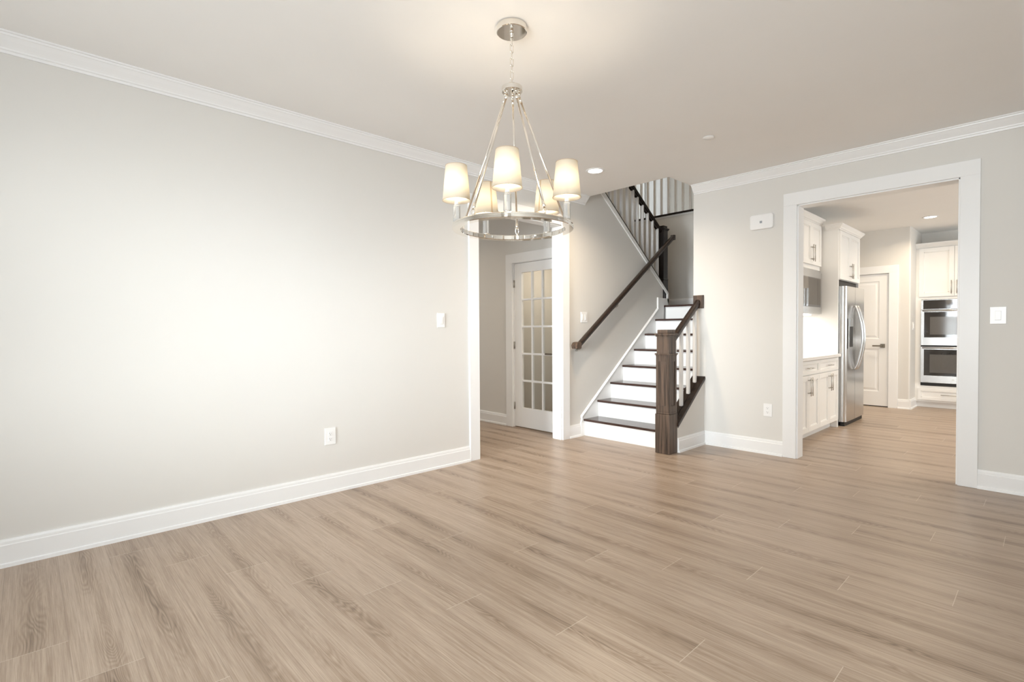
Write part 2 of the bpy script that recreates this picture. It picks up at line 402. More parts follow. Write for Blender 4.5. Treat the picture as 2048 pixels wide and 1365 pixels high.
# stair well
struct(MB().box(1.063, 1.2, 0.14, 2.32, 0, H+0.31).box(1.063, 1.2, -0.51, 3.5, H+0.31, 5.45).build('wall_stair_right', 'wall'))
struct(MB().box(-1.3, 1.2, 2.2, 2.32, 0, 3.02).build('wall_stair_end', 'wall'), 'shaded end wall above the stair landing', 'wall')
struct(MB().box(-1.24, -1.12, -0.629, 2.2, 0, 5.45).build('wall_stair_left', 'wall'))
struct(MB().box(-1.24, 1.2, -0.63, -0.51, H+0.3, 5.45).build('wall_stair_front', 'wall'))
wall_with_windows('wall_upstairs_left', 0, -3.12, -3.0, 2.2, 3.5, [(2.35, 3.25, 3.4, 5.0)], 3.05, 5.45)
window(5, 0, -3.06, 2.35, 3.25, 3.4, 5.0, 'upstairs hall window', 1)
struct(MB().box(-3.0, -1.24, 2.08, 2.2, 3.05, 5.45).build('wall_upstairs_front', 'wall'))
w_ = MB(); UX0, UX1 = -1.66, -1.24
w_.box(-3.0, UX0, 3.4, 3.52, 3.05, 5.45).box(UX1, 1.2, 3.4, 3.52, 3.05, 5.45).box(UX0, UX1, 3.4, 3.52, 5.10, 5.45)
struct(w_.build('wall_upstairs_back', 'wall'))
struct(MB().box(-3.0, 1.2, 2.321, 3.4, 2.80, 3.05).build('floor_upstairs', 'trim'))
# kitchen shell
struct(MB().box(1.14, 1.26, 0.14, 5.4, 0, H).build('wall_kitchen_left', 'wall'))
PD0, PD1 = 1.21+0.06, 1.974
w_ = MB(); arc = [(2.245-0.02+0.02*math.sin(a), 4.4+0.02-0.02*math.cos(a)) for a in [math.pi/2*i/6 for i in range(7)]]
w_.prism([(PD1+0.012, 4.52), (PD1+0.012, 4.4)]+arc+[(2.245, 5.3), (2.125, 5.3), (2.125, 4.52)], 2, 0, H)
w_.box(1.26, PD1+0.012, 4.4, 4.52, 2.066, H)
struct(w_.build('wall_kitchen_pantry', 'wall'), 'pantry wall with rounded corner in the kitchen', 'wall')
struct(MB().box(1.26, 6.6, 5.3, 5.42, 0, H).build('wall_kitchen_back', 'wall'))
wall_with_windows('wall_kitchen_right', 0, 6.6, 6.72, 0.14, 5.3, [(2.0, 4.0, 0.9, 2.3)])
window(6, 0, 6.66, 2.0, 4.0, 0.9, 2.3, 'wide kitchen window added for light out of view on the right', -1)
struct(MB().box(3.801, 6.72, 0, 0.14, 0, H).build('wall_kitchen_front', 'wall'))

# ------------------------------------------------------------------ trim
def crown(m, p0, p1, side):
    # side: unit vector out of the wall; profile (s outward, u up)
    prof = [(0, 0), (0, -0.092), (0.010, -0.092), (0.012, -0.080), (0.020, -0.076), (0.022, -0.068), (0.030, -0.058), (0.046, -0.040), (0.060, -0.022), (0.066, -0.018), (0.068, -0.010), (0.080, -0.008), (0.080, 0)]
    m.sweep(prof, p0, p1, side)
struct_n = [0]
def trim(mb, label=None, m='trim', bevel=0.0, cat='trim'):
    struct_n[0] += 1
    return struct(mb.build('trim_%d' % struct_n[0], m, bevel=bevel), label, cat if label else None)
m = MB(); crown(m, (0, -7, H), (0, -0.515, H), (1, 0, 0)); trim(m, 'white crown moulding along the left wall', cat='crown moulding')
m = MB(); crown(m, (1.07, 0, H), (3.645, 0, H), (0, -1, 0)); trim(m, 'white crown moulding above the kitchen opening', cat='crown moulding')
m = MB(); crown(m, (3.640, 0, H), (3.815, -7.0, H), (-1, 0, 0)); trim(m, 'white crown moulding at the right edge', cat='crown moulding')
m = MB(); crown(m, (5.0, 0, H), (5.0, -7, H), (-1, 0, 0)); crown(m, (3.8, 0, H), (5.0, 0, H), (0, -1, 0)); crown(m, (0, -7, H), (5, -7, H), (0, 1, 0)); trim(m)
BH = 0.142
def base(mb, p0, p1, side):
    prof = [(0, 0), (0, BH), (0.008, BH), (0.012, BH-0.012), (0.013, BH-0.026), (0.016, BH-0.030), (0.016, 0.022), (0.024, 0.018), (0.026, 0)]
    mb.sweep(prof, p0, p1, side)
def baseb(name, segs, label=None):
    mb = MB()
    for s in segs: base(mb, *s)
    return struct(mb.build('baseboard_'+name, 'trim'), label, 'baseboard' if label else None)
CW, CT = 0.115, 0.02
baseb('left', [((0, -7, 0), (0, LY0-CW, 0), (1, 0, 0))], 'white baseboard along the long left wall')
baseb('stair_foot', [((0, LY1+CW, 0), (0, -0.6, 0), (1, 0, 0))], 'short white baseboard between hall opening and first step')
baseb('back', [((1.185, 0, 0), (BX0-CW, 0, 0), (0, -1, 0))], 'white baseboard between stair and kitchen opening')
baseb('back_right', [((BX1+CW, 0, 0), (3.645, 0, 0), (0, -1, 0))], 'white baseboard right of the kitchen opening')
baseb('right', [((5, 0, 0), (5, -7, 0), (-1, 0, 0)), ((3.8, 0, 0), (5, 0, 0), (0, -1, 0)), ((0, -7, 0), (5, -7, 0), (0, 1, 0))])
baseb('hall', [((-3.3, HY, 0), (DX0-0.015-CW, HY, 0), (0, -1, 0)), ((-T, -7+4, 0), (-T, LY0-CW, 0), (-1, 0, 0))], 'white baseboard in the hall beside the glazed door')
baseb('kitchen', [((PD1+0.012+CW, 4.4, 0), (2.245, 4.4, 0), (0, -1, 0)), ((2.245, 4.385, 0), (2.245, 5.3, 0), (1, 0, 0))], 'white baseboard around the pantry corner')
baseb('landing', [((-1.12, 2.2, 1.555), (1.063, 2.2, 1.555), (0, -1, 0))])
# casings
def casing_y(mb, x, sx, y0, y1, zt, z0=0):     # on a wall plane x, around opening y0..y1, outward sign sx
    a, b = (x, x+sx*CT) if sx > 0 else (x+sx*CT, x)
    mb.box(a, b, y0-CW, y0, z0, zt); mb.box(a, b, y1, y1+CW, z0, zt); mb.box(a, b, y0-CW, y1+CW, zt, zt+CW)
def casing_x(mb, y, sy, x0, x1, zt, z0=0):
    a, b = (y, y+sy*CT) if sy > 0 else (y+sy*CT, y)
    mb.box(x0-CW, x0, a, b, z0, zt); mb.box(x1, x1+CW, a, b, z0, zt); mb.box(x0-CW, x1+CW, a, b, zt, zt+CW)
m = MB(); casing_y(m, 0, 1, LY0, LY1, OH); casing_y(m, -T, -1, LY0, LY1, OH)
m.box(-T, 0, LY0-0.004, LY0+0.012, 0, OH).box(-T, 0, LY1-0.012, LY1+0.004, 0, OH).box(-T, 0, LY0, LY1, OH-0.012, OH+0.004)
trim(m, 'white casing around the hall opening in the left wall', bevel=0.002, cat='door casing')
m = MB(); casing_x(m, 0, -1, BX0, BX1, OH-0.005); casing_x(m, 0.14, 1, BX0, BX1, OH-0.005)
m.box(BX0-0.004, BX0+0.012, 0, 0.14, 0, OH-0.005).box(BX1-0.012, BX1+0.004, 0, 0.14, 0, OH-0.005).box(BX0, BX1, 0, 0.14, OH-0.017, OH-0.001)
trim(m, 'white casing around the wide kitchen opening', bevel=0.002, cat='door casing')
m = MB(); casing_x(m, HY, -1, DX0-0.012, DX1+0.012, DZ+0.008)
m.box(DX0-0.015, DX0-0.003, HY, HY+T, 0, DZ+0.01).box(DX1+0.003, DX1+0.015, HY, HY+T, 0, DZ+0.01).box(DX0-0.015, DX1+0.015, HY, HY+T, DZ+0.003, DZ+0.015)
trim(m, 'white casing around the glazed hall door', bevel=0.002, cat='door casing')
m = MB(); casing_x(m, 4.4, -1, PD0, PD1+0.010, 2.066)
m.box(PD1+0.003, PD1+0.014, 4.4, 4.52, 0, 2.07).box(PD0, PD1+0.014, 4.4, 4.52, 2.062, 2.078)
trim(m, 'white casing around the pantry door', bevel=0.002, cat='door casing')
m = MB(); m.box(UX0-0.08, UX0, 3.38, 3.4, 3.05, 5.18).box(UX1, UX1+0.08, 3.38, 3.4, 3.05, 5.18).box(UX0-0.08, UX1+0.08, 3.38, 3.4, 5.10, 5.18)
trim(m)

# ------------------------------------------------------------------ doors
def raised_panel(mb, x0, x1, z0, z1, y):      # recess frame + raised centre on the -y face
    mb.box(x0, x1, y-0.004, y, z0, z1)
# french door
d = struct(thing('door_1', 'white fifteen-pane glazed door with dark lever in the hall', 'door', (DX0, HY+0.03, 0)))
f = MB(); Y0, Y1 = HY+0.012, HY+0.052
gx = [DX0+0.128, DX0+0.284, DX0+0.314, DX0+0.468, DX0+0.492, DX1-0.115]
f.box(DX0, gx[0], Y0, Y1, 0.012, DZ).box(gx[5], DX1, Y0, Y1, 0.012, DZ).box(gx[0], gx[5], Y0, Y1, 0.012, 0.254).box(gx[0], gx[5], Y0, Y1, 1.932, DZ)
leaf = f.build('door_leaf', 'trim', d, bevel=0.003)
mu = MB(); mw = 0.024
g0, g5 = gx[0], gx[5]
for k in (1, 2):
    xx = g0+(g5-g0)*k/3; mu.box(xx-mw/2, xx+mw/2, Y0+0.004, Y1-0.004, 0.254, 1.932)
for k in range(1, 5):
    zz = 0.254+(1.932-0.254)*k/5; mu.box(g0, g5, Y0+0.005, Y1-0.005, zz-mw/2, zz+mw/2)
mu.build('muntin_grid', 'trim', d, bevel=0.004)
for i in range(3):
    for k in range(5):
        xa = g0+(g5-g0)*i/3; xb = g0+(g5-g0)*(i+1)/3; za = 0.254+(1.932-0.254)*k/5; zb = za+(1.932-0.254)/5
        MB().box(xa+0.005, xb-0.005, Y0+0.018, Y0+0.022, za+0.005, zb-0.005).build('glass_pane', 'glass', d)
for z in (0.27, 1.03, 1.80):
    MB().cyl((DX0-0.004, Y0-0.006, z-0.045), (DX0-0.004, Y0-0.006, z+0.045), 0.007, n=12).box(DX0-0.012, DX0+0.012, Y0-0.004, Y0, z-0.045, z+0.045).build('hinge', 'nickel', d)
def lever(par, x, y, z, sgn, name='lever_handle'):
    l = MB(); l.box(x-0.03, x+0.03, y-0.012, y, z-0.03, z+0.03); l.cyl((x, y-0.012, z), (x, y-0.055, z), 0.010, n=14)
    l.box(min(x, x+sgn*0.115)-0.008, max(x, x+sgn*0.115)+0.008, y-0.062, y-0.048, z-0.011, z+0.011)
    return l.build(name, 'lever', par, bevel=0.002)
lever(d, DX1-0.065, Y0, 0.935, -1)
# pantry door
d = struct(thing('door_2', 'white two-panel pantry door with bronze lever beside the fridge', 'door', (PD0, 4.43, 0)))
PX0 = PD1-0.70
def panel_rings(mb, x0, x1, z0, z1, y):
    # moulded recess: sloping frame faces and a raised field
    def quad(a, b, c_, d_): mb.bm.faces.new([mb.bm.verts.new(p) for p in (a, b, c_, d_)])
    def ring(i0, y0_, i1, y1_):
        A = [(x0+i0, z0+i0), (x1-i0, z0+i0), (x1-i0, z1-i0), (x0+i0, z1-i0)]; B = [(x0+i1, z0+i1), (x1-i1, z0+i1), (x1-i1, z1-i1), (x0+i1, z1-i1)]
        for k in range(4):
            n = (k+1) % 4
            quad((A[k][0], y0_, A[k][1]), (A[n][0], y0_, A[n][1]), (B[n][0], y1_, B[n][1]), (B[k][0], y1_, B[k][1]))
    ring(0, y, 0.014, y+0.010); ring(0.014, y+0.010, 0.030, y+0.010); ring(0.030, y+0.010, 0.052, y+0.003)
    i = 0.052; quad((x0+i, y+0.003, z0+i), (x1-i, y+0.003, z0+i), (x1-i, y+0.003, z1-i), (x0+i, y+0.003, z1-i))
f = MB(); yf = 4.412
px0, px1 = PX0+0.115, PD1-0.115
f.box(PX0, px0, yf, yf+0.035, 0.014, 2.058).box(px1, PD1, yf, yf+0.035, 0.014, 2.058)
f.box(px0, px1, yf, yf+0.035, 0.014, 0.235).box(px0, px1, yf, yf+0.035, 0.905, 1.055).box(px0, px1, yf, yf+0.035, 1.95, 2.058)
panel_rings(f, px0, px1, 0.235, 0.905, yf); panel_rings(f, px0, px1, 1.055, 1.95, yf)
f.build('door_leaf', 'trim', d)
lever(d, 1.905, yf, 0.948, -1)
struct(MB().box(1.26, PD1, 4.42, 4.5, 0, 0.012).build('trim_threshold', 'dark'))
# upstairs door
d = struct(thing('door_3', 'white upstairs door seen through the landing balusters', 'door', (UX0, 3.42, 3.05)))
MB().box(UX0+0.004, UX1-0.004, 3.41, 3.45, 3.06, 5.09).build('door_leaf', 'trim', d, bevel=0.003)
for z in (3.3, 4.1, 4.15): MB().box(UX1-0.012, UX1+0.012, 3.396, 3.41, z, z+0.09).build('hinge', 'lever', d)

# ------------------------------------------------------------------ staircase (lower flight, landing, upper flight)
YN = [-0.575+0.2562*k for k in range(8)]; RH = 0.1942
ST = thing('staircase', 'white-riser staircase with dark wood treads climbing along the left wall', 'staircase', (0.53, -0.55, 0))
NO = 0.028
for k in range(8):
    yr = YN[k]+NO; z1 = RH*(k+1)
    xr = 1.063
    MB().box(0.019, xr-0.002, yr, yr+0.02, RH*k, z1-0.026).build('riser', 'trim', ST)
    if k < 7:
        t = MB()
        if k < 1: t.box(0.019, 1.0285, YN[k], YN[k+1]+NO+0.02, z1-0.026, z1)
        else: t.box(0.019, xr-0.002, YN[k], YN[k+1]+NO+0.02, z1-0.026, z1)
        t.build('tread', 'wood_x', ST, bevel=0.008, seg=3)
    MB().sweep([(0, 0), (0.014, 0), (0, -0.016)], (0.019, yr, z1-0.026), (xr-0.002, yr, z1-0.026), (0, -1, 0)).build('cove_moulding', 'trim', ST)
MB().box(-1.12, 1.061, YN[7], 2.2, RH*8-0.026, RH*8).build('landing', 'wood_x', ST, bevel=0.008, seg=3)
MB().box(-1.12, 1.061, YN[7]+0.05, 2.2, RH*8-0.28, RH*8-0.027).build('landing_frame', 'trim', ST)
# skirt board with bead along the left wall
zs = lambda y: 0.250+0.777*(y+0.576)
sk = MB(); sk.prism([(-0.61, 0), (-0.61, 0.150), (-0.575, zs(-0.575)-0.02), (1.055, zs(1.055)-0.02), (1.055, 1.64), (1.20, 1.64), (1.20, RH*8-0.03), (1.20, 1.2), (0.2, 0.4), (-0.4, 0)], 0, 0.0005, 0.018)
sk.build('skirt_board', 'trim', ST)
sk = MB()
pr = [(0, -0.014), (0, 0.014), (0.012, 0.012), (0.018, 0.006), (0.024, 0.002), (0.024, -0.006), (0.018, -0.014)]
sk.sweep(pr, (0.0005, -0.60, zs(-0.60)-0.012), (0.0005, 1.062, zs(1.062)-0.012), (1, 0, 0))
sk.box(0.0005, 0.022, 1.045, 1.072, zs(1.05)-0.01, 1.655)
sk.build('skirt_moulding', 'trim', ST)
MB().box(0.0005, 0.016, 1.072, 1.335, 1.555, 1.650).build('landing_baseboard', 'trim', ST, bevel=0.003)
# upper flight
up_t = MB(); upr = MB()
for k in range(7):
    y1 = 1.215-0.2562*k; z = RH*(9+k)
    if z > 3.04: break
    MB().box(-1.118, -T-0.002, y1-0.28, y1+NO, z-0.026, z).build('tread', 'wood_x', ST)
    MB().box(-1.118, -T-0.002, y1-0.02, y1, z-RH, z-0.027).build('riser', 'trim', ST)
sf = MB(); zz0 = RH*8-0.25
sf.prism([(1.21, zz0), (1.21, zz0+0.05), (-0.6, zz0+0.05+0.758*1.81), (-0.6, zz0+0.758*1.81)], 0, -1.118, -T-0.002)
sf.build('upper_soffit', 'ceil', ST)
# upper skirt trim on the knee wall, facing the room
sb = MB()
sb.prism([(-0.55, zc(-0.55)-0.012), (1.325, zc(1.325)-0.012), (1.335, zc(1.335)-0.02), (1.335, 1.557), (1.29, 1.62), (1.29, zc(1.29)-0.06), (-0.55, zc(-0.55)-0.095)], 0, 0.0005, 0.016)
sb.build('knee_wall_trim', 'trim', ST, bevel=0.003)

# upper stair railing
UR = thing('stair_railing', 'near-black newel and handrail with white balusters on the upper flight', 'stair railing', (-0.06, 1.28, 1.555))
cap = MB(); cap.prism([(-0.55, zc(-0.55)-0.012), (1.21, zc(1.21)-0.012), (1.21, zc(1.21)+0.012), (-0.55, zc(-0.55)+0.012)], 0, -0.119, 0.010)
cap.build('shoe_rail', 'wood_d', UR)
def newel(mb_parent, cx, cy, z0, base_h, top, wbase, wsh, m, panel=True):
    r = wsh/2; b = wbase/2; P = mb_parent
    MB().box(cx-b, cx+b, cy-b, cy+b, z0, z0+base_h).build('newel_base', m, P, bevel=0.004)
    n = MB(); n.box(cx-r-0.006, cx+r+0.006, cy-r-0.006, cy+r+0.006, z0+base_h, z0+base_h+0.022)
    n.build('base_moulding', m, P, bevel=0.006, seg=3)
    zb = z0+base_h+0.022
    s = MB(); s.box(cx-r, cx+r, cy-r, cy+r, zb, top-0.055)
    if panel:
        pz0, pz1 = zb+0.06, top-0.31
        bm = s.bm
    sh = s.build('newel_shaft', m, P, bevel=0.002)
    if panel:
        e = 0.006; q = MB(); pw = r-0.028
        for (dx, dy) in ((0, -1), (1, 0), (0, 1), (-1, 0)):
            # raised frame strips round a sunken panel on each face
            def strip(u0, u1, za, zb_):
                if dx == 0:
                    ya = cy+dy*r; a, b2 = sorted((ya, ya+dy*e)); q.box(cx+u0, cx+u1, a, b2, za, zb_)
                else:
                    xa = cx+dx*r; a, b2 = sorted((xa, xa+dx*e)); q.box(a, b2, cy+u0, cy+u1, za, zb_)
            strip(-r-0.001, -pw, zb, top-0.24); strip(pw, r+0.001, zb, top-0.24); strip(-pw, pw, zb, pz0); strip(-pw, pw, pz1, top-0.24)
        q.build('panel_frame', m, P)
        q = MB(); q.box(cx-r-0.014, cx+r+0.014, cy-r-0.014, cy+r+0.014, top-0.245, top-0.232).box(cx-r-0.007, cx+r+0.007, cy-r-0.007, cy+r+0.007, top-0.258, top-0.245)
        q.build('collar_moulding', m, P, bevel=0.002)
    q = MB(); q.box(cx-r-0.008, cx+r+0.008, cy-r-0.008, cy+r+0.008, top-0.068, top-0.055).box(cx-r-0.016, cx+r+0.016, cy-r-0.016, cy+r+0.016, top-0.055, top-0.036)
    q.build('cap_moulding', m, P, bevel=0.003)
    MB().box(cx-r+0.004, cx+r-0.004, cy-r+0.004, cy+r-0.004, top-0.036, top).build('newel_cap', m, P, bevel=0.006, seg=3)
newel(UR, -0.062, 1.29, 1.556, 0.35, 2.665, 0.116, 0.110, 'wood_d', False)
def rail_profile(wd=0.030, ht=0.062):
    return [(-wd*0.75, -ht/2), (wd*0.75, -ht/2), (wd*0.8, -ht*0.25), (wd, -ht*0.1), (wd, ht*0.2), (wd*0.7, ht*0.42), (wd*0.25, ht*0.5), (-wd*0.25, ht*0.5), (-wd*0.7, ht*0.42), (-wd, ht*0.2), (-wd, -ht*0.1), (-wd*0.8, -ht*0.25)]
zr = lambda y: 2.640+0.70*(1.22-y)-0.035
MB().sweep(rail_profile(0.03, 0.06), (-0.062, 1.235, zr(1.235)), (-0.062, -0.50, zr(-0.50)), (1, 0, 0)).build('handrail', 'wood_d', UR)
fl = MB(); ys = [0.054, 0.177, 0.303, 0.433, 0.561, 0.663, 0.785, 0.908, 1.031, 1.159]
for y in ys+[-0.07, -0.195, -0.32]:
    b = MB(); b.box(-0.062-0.016, -0.062+0.016, y-0.016, y+0.016, zc(y)+0.0, zr(y)-0.030)
    b.build('baluster', 'trim', UR, bevel=0.003)
for a, b in zip(ys[:-1], ys[1:]):
    if b-a < 0.2:
        y0, y1 = a+0.016, b-0.016
        fl.prism([(y0, zr(y0)-0.03), (y0, zr(y0)-0.045), (y0+0.01, zr(y0)-0.075), (y1-0.01, zr(y1)-0.055), (y1, zr(y1)-0.045), (y1, zr(y1)-0.03)], 0, -0.077, -0.047)
fl.build('fillet', 'wood_d', UR)

# lower railing with knee wall
LR = thing('stair_railing', 'brown oak newel post, short handrail and four white balusters at the stair foot', 'stair railing', (1.107, -0.638, 0))
newel(LR, 1.107, -0.638, 0, 0.387, 1.212, 0.155, 0.134, 'wood_z', True)
zk = lambda y: 0.718+0.766*y
k_ = MB(); k_.prism([(-0.561, 0), (0, 0), (0, zk(0)-0.035), (-0.561, zk(-0.561)-0.035)], 0, 1.063, 1.185)
struct(k_.build('wall_knee', 'wall'), 'low sloped knee wall under the dark cap beside the first steps', 'wall')
baseb('knee', [((1.185, 0, 0), (1.185, -0.56, 0), (1, 0, 0))], 'white baseboard on the low knee wall')
cap = MB(); cap.prism([(-0.561, zk(-0.561)-0.034), (-0.001, zk(0)-0.034), (-0.001, zk(0)), (-0.561, zk(-0.561))], 0, 1.050, 1.198)
cap.prism([(-0.561, zk(-0.561)-0.048), (-0.002, zk(0)-0.048), (-0.002, zk(0)-0.0345), (-0.561, zk(-0.561)-0.0345)], 0, 1.186, 1.193)
cap.build('sloped_cap', 'wood_y', LR, bevel=0.004)
zl = lambda y: 1.548+0.735*y-0.033
MB().sweep(rail_profile(0.031, 0.066), (1.122, -0.575, zl(-0.575)), (1.122, -0.016, zl(-0.016)), (1, 0, 0)).build('handrail', 'wood_y', LR)
MB().box(1.068, 1.182, -0.020, -0.0005, 1.436, 1.576).box(1.075, 1.175, -0.026, -0.02, 1.443, 1.569).build('wall_rosette', 'wood_z', LR, bevel=0.004)
for y in (-0.087, -0.227, -0.372, -0.505):
    MB().box(1.122-0.017, 1.122+0.017, y-0.017, y+0.017, zk(y)-0.0, zl(y)-0.02).build('baluster', 'trim', LR, bevel=0.006, seg=1)
fl = MB()
yy = [-0.016, -0.087, -0.227, -0.372, -0.505, -0.571]
for a, b in zip(yy[1:], yy[:-1]):
    y0, y1 = a+0.018, b-0.018
    if y1 > y0: fl.prism([(y0, zk(y0)), (y1, zk(y1)), (y1, zk(y1)+0.006), (y0, zk(y0)+0.006)], 0, 1.107, 1.137)
fl.build('fillet', 'wood_y', LR)

# wall handrail
WR = thing('wall_handrail', 'long dark wood handrail on brackets along the left stair wall', 'handrail', (0.075, -0.75, 1.0))
A, B = Vector((0.075, -0.735, 1.040)), Vector((0.075, 1.335, 2.500))
sl = (B-A).normalized()
MB().sweep([(a, b) for a, b in rail_profile(0.029, 0.060)], A, B, (1, 0, 0), (0, 0, 1)).build('rail', 'wood_y', WR)
vo = MB(); vo.prism([(-0.79, 1.006), (-0.715, 1.006), (-0.700, 1.06), (-0.725, 1.085), (-0.775, 1.078), (-0.800, 1.045)], 0, 0.03, 0.108)
vo.build('end_block', 'wood_z', WR, bevel=0.006)
MB().box(0.045, 0.105, 1.325, 1.36, 2.46, 2.53).build('upper_end', 'wood_y', WR, bevel=0.005)
for t in (0.03, 0.37, 0.72):
    p = A.lerp(B, t); br = MB()
    br.cyl((0.001, p.y, p.z-0.085), (0.010, p.y, p.z-0.085), 0.026, n=20)
    br.tube([(0.008, p.y, p.z-0.085), (0.045, p.y, p.z-0.088), (0.070, p.y, p.z-0.070), (0.075, p.y, p.z-0.032)], 0.0065)
    br.build('bracket', 'nickel', WR)

# upstairs gallery railing
GR = thing('gallery_railing', 'white balusters on a dark shoe rail along the upstairs gallery', 'gallery railing', (0, 2.2, 3.05))
MB().box(-1.24, 1.06, 2.185, 2.245, 3.022, 3.052).build('shoe_rail', 'wood_d', GR, bevel=0.003)
MB().box(-1.24, 1.06, 2.194, 2.2, 2.995, 3.021).build('fascia', 'trim', GR)
MB().sweep(rail_profile(0.03, 0.06), (-1.24, 2.23, 3.95), (1.06, 2.23, 3.95), (0, 1, 0)).build('handrail', 'wood_d', GR)
x = -1.115
while x < 1.02:
    MB().box(x-0.016, x+0.016, 2.214, 2.246, 3.052, 3.925).build('baluster', 'trim', GR, bevel=0.003)
    x += 0.1235

# ------------------------------------------------------------------ chandelier
CX, CY = 1.831, -3.398
CH = thing('chandelier', 'polished nickel ring chandelier with five lit ivory shades', 'chandelier', (CX, CY, H))
MB().lathe([(0, H-0.001), (0.0765, H-0.001), (0.0775, H-0.006), (0.0765, H-0.030), (0.073, H-0.032), (0, H-0.032)], CX, CY, 96, smooth=False).build('canopy', 'chrome', CH)
nk = MB(); nk.lathe([(0, H-0.032), (0.011, H-0.032), (0.011, H-0.040), (0.008, H-0.044), (0.008, H-0.062), (0.0095, H-0.066), (0, H-0.068)], CX, CY, 20)
nk.build('canopy_neck', 'chrome', CH)
fhx, fhy = -0.72668, 0.68698; rx, ry = 0.68698, 0.72668
def link(mb, c, length, wd, ang, r=0.0022):
    ca, sa = math.cos(ang), math.sin(ang); pts = []
    hl = length/2-wd/2
    for i in range(20):
        t = 2*math.pi*i/20; u = math.cos(t)*wd/2; v = math.sin(t)*wd/2+(hl if math.sin(t) >= 0 else -hl)
        pts.append((c[0]+u*ca, c[1]+u*sa, c[2]+v))
    mb.tube(pts, r, 8, closed=True)
ztop, zbot = H-0.060, 2.446; nl = 7; step = (ztop-zbot)/nl
base_ang = math.atan2(ry, rx)
for k in range(nl):
    l = MB(); link(l, (CX, CY, ztop-step*(k+0.5)), step+0.009, 0.0165, base_ang+(0.25 if k % 2 else 1.45)); l.build('chain_link', 'chrome', CH)
hb = MB(); hb.lathe([(0, 2.438), (0.050, 2.438), (0.0525, 2.435), (0.0525, 2.414), (0.050, 2.411), (0, 2.411)], CX, CY, 96, smooth=False)
hb.tube([(CX+0.008*math.cos(t)*rx, CY+0.008*math.cos(t)*ry, 2.446+0.008*math.sin(t)) for t in [2*math.pi*i/14 for i in range(14)]], 0.0022, 8, closed=True)
hb.build('hub', 'chrome', CH)
ZR0, ZR1 = 1.716, 1.741
rg = MB(); rg.lathe([(0.304, ZR0), (0.3065, ZR0+0.003), (0.3065, ZR0+0.008), (0.3035, ZR0+0.010), (0.3035, ZR0+0.015), (0.3065, ZR0+0.017), (0.3065, ZR0+0.022), (0.304, ZR1), (0.266, ZR1), (0.263, ZR1-0.003), (0.263, ZR0+0.003), (0.266, ZR0)], CX, CY, 128, closed=True, smooth=False)
rg.build('ring', 'chrome', CH)
def polar(R, deg, z):
    a = math.radians(deg); n, s = math.cos(a)*R, math.sin(a)*R
    return Vector((CX-fhx*n+rx*s, CY-fhy*n+ry*s, z))
for k in range(5):
    th = -5+36+72*k
    top = polar(0.038, th, 2.388); bot = polar(0.281, th, 1.775)
    dr = (bot-top).normalized()
    rd = MB(); rd.cyl(top, bot-dr*0.0, 0.0062, n=16)
    rd.cyl(top+dr*0.0, top+dr*0.03, 0.0075, n=16); rd.cyl(bot-dr*0.03, bot, 0.0075, n=16)
    r_o = rd.build('suspension_rod', 'chrome', CH)
    hk = MB(); p = polar(0.038, th, 2.411)
    hk.cyl(p, (p.x, p.y, 2.398), 0.006, n=12); hk.tube([p+Vector((0.006*math.cos(t)*rx, 0.006*math.cos(t)*ry, -0.018+0.010*math.sin(t))) for t in [2*math.pi*i/12 for i in range(12)]], 0.002, 6, closed=True)
    hk.build('top_hook', 'chrome', r_o)
    hk = MB(); tg = Vector((-math.sin(math.atan2(bot.y-CY, bot.x-CX)), math.cos(math.atan2(bot.y-CY, bot.x-CX)), 0)).normalized()
    e = polar(0.285, th, 1.741)
    a0 = bot-dr*0.012
    lk = []
    for sgn in (1, -1): hk.tube([a0+tg*0.008*sgn, bot+tg*0.0085*sgn+dr*0.012, e+tg*0.004*sgn+Vector((0, 0, 0.010)), e+Vector((0, 0, 0.004))], 0.0022, 6)
    hk.cyl(a0-tg*0.010, a0+tg*0.010, 0.003, n=8); hk.cyl(e, e+Vector((0, 0, 0.008)), 0.005, n=12)
    hk.build('clevis_link', 'chrome', r_o)
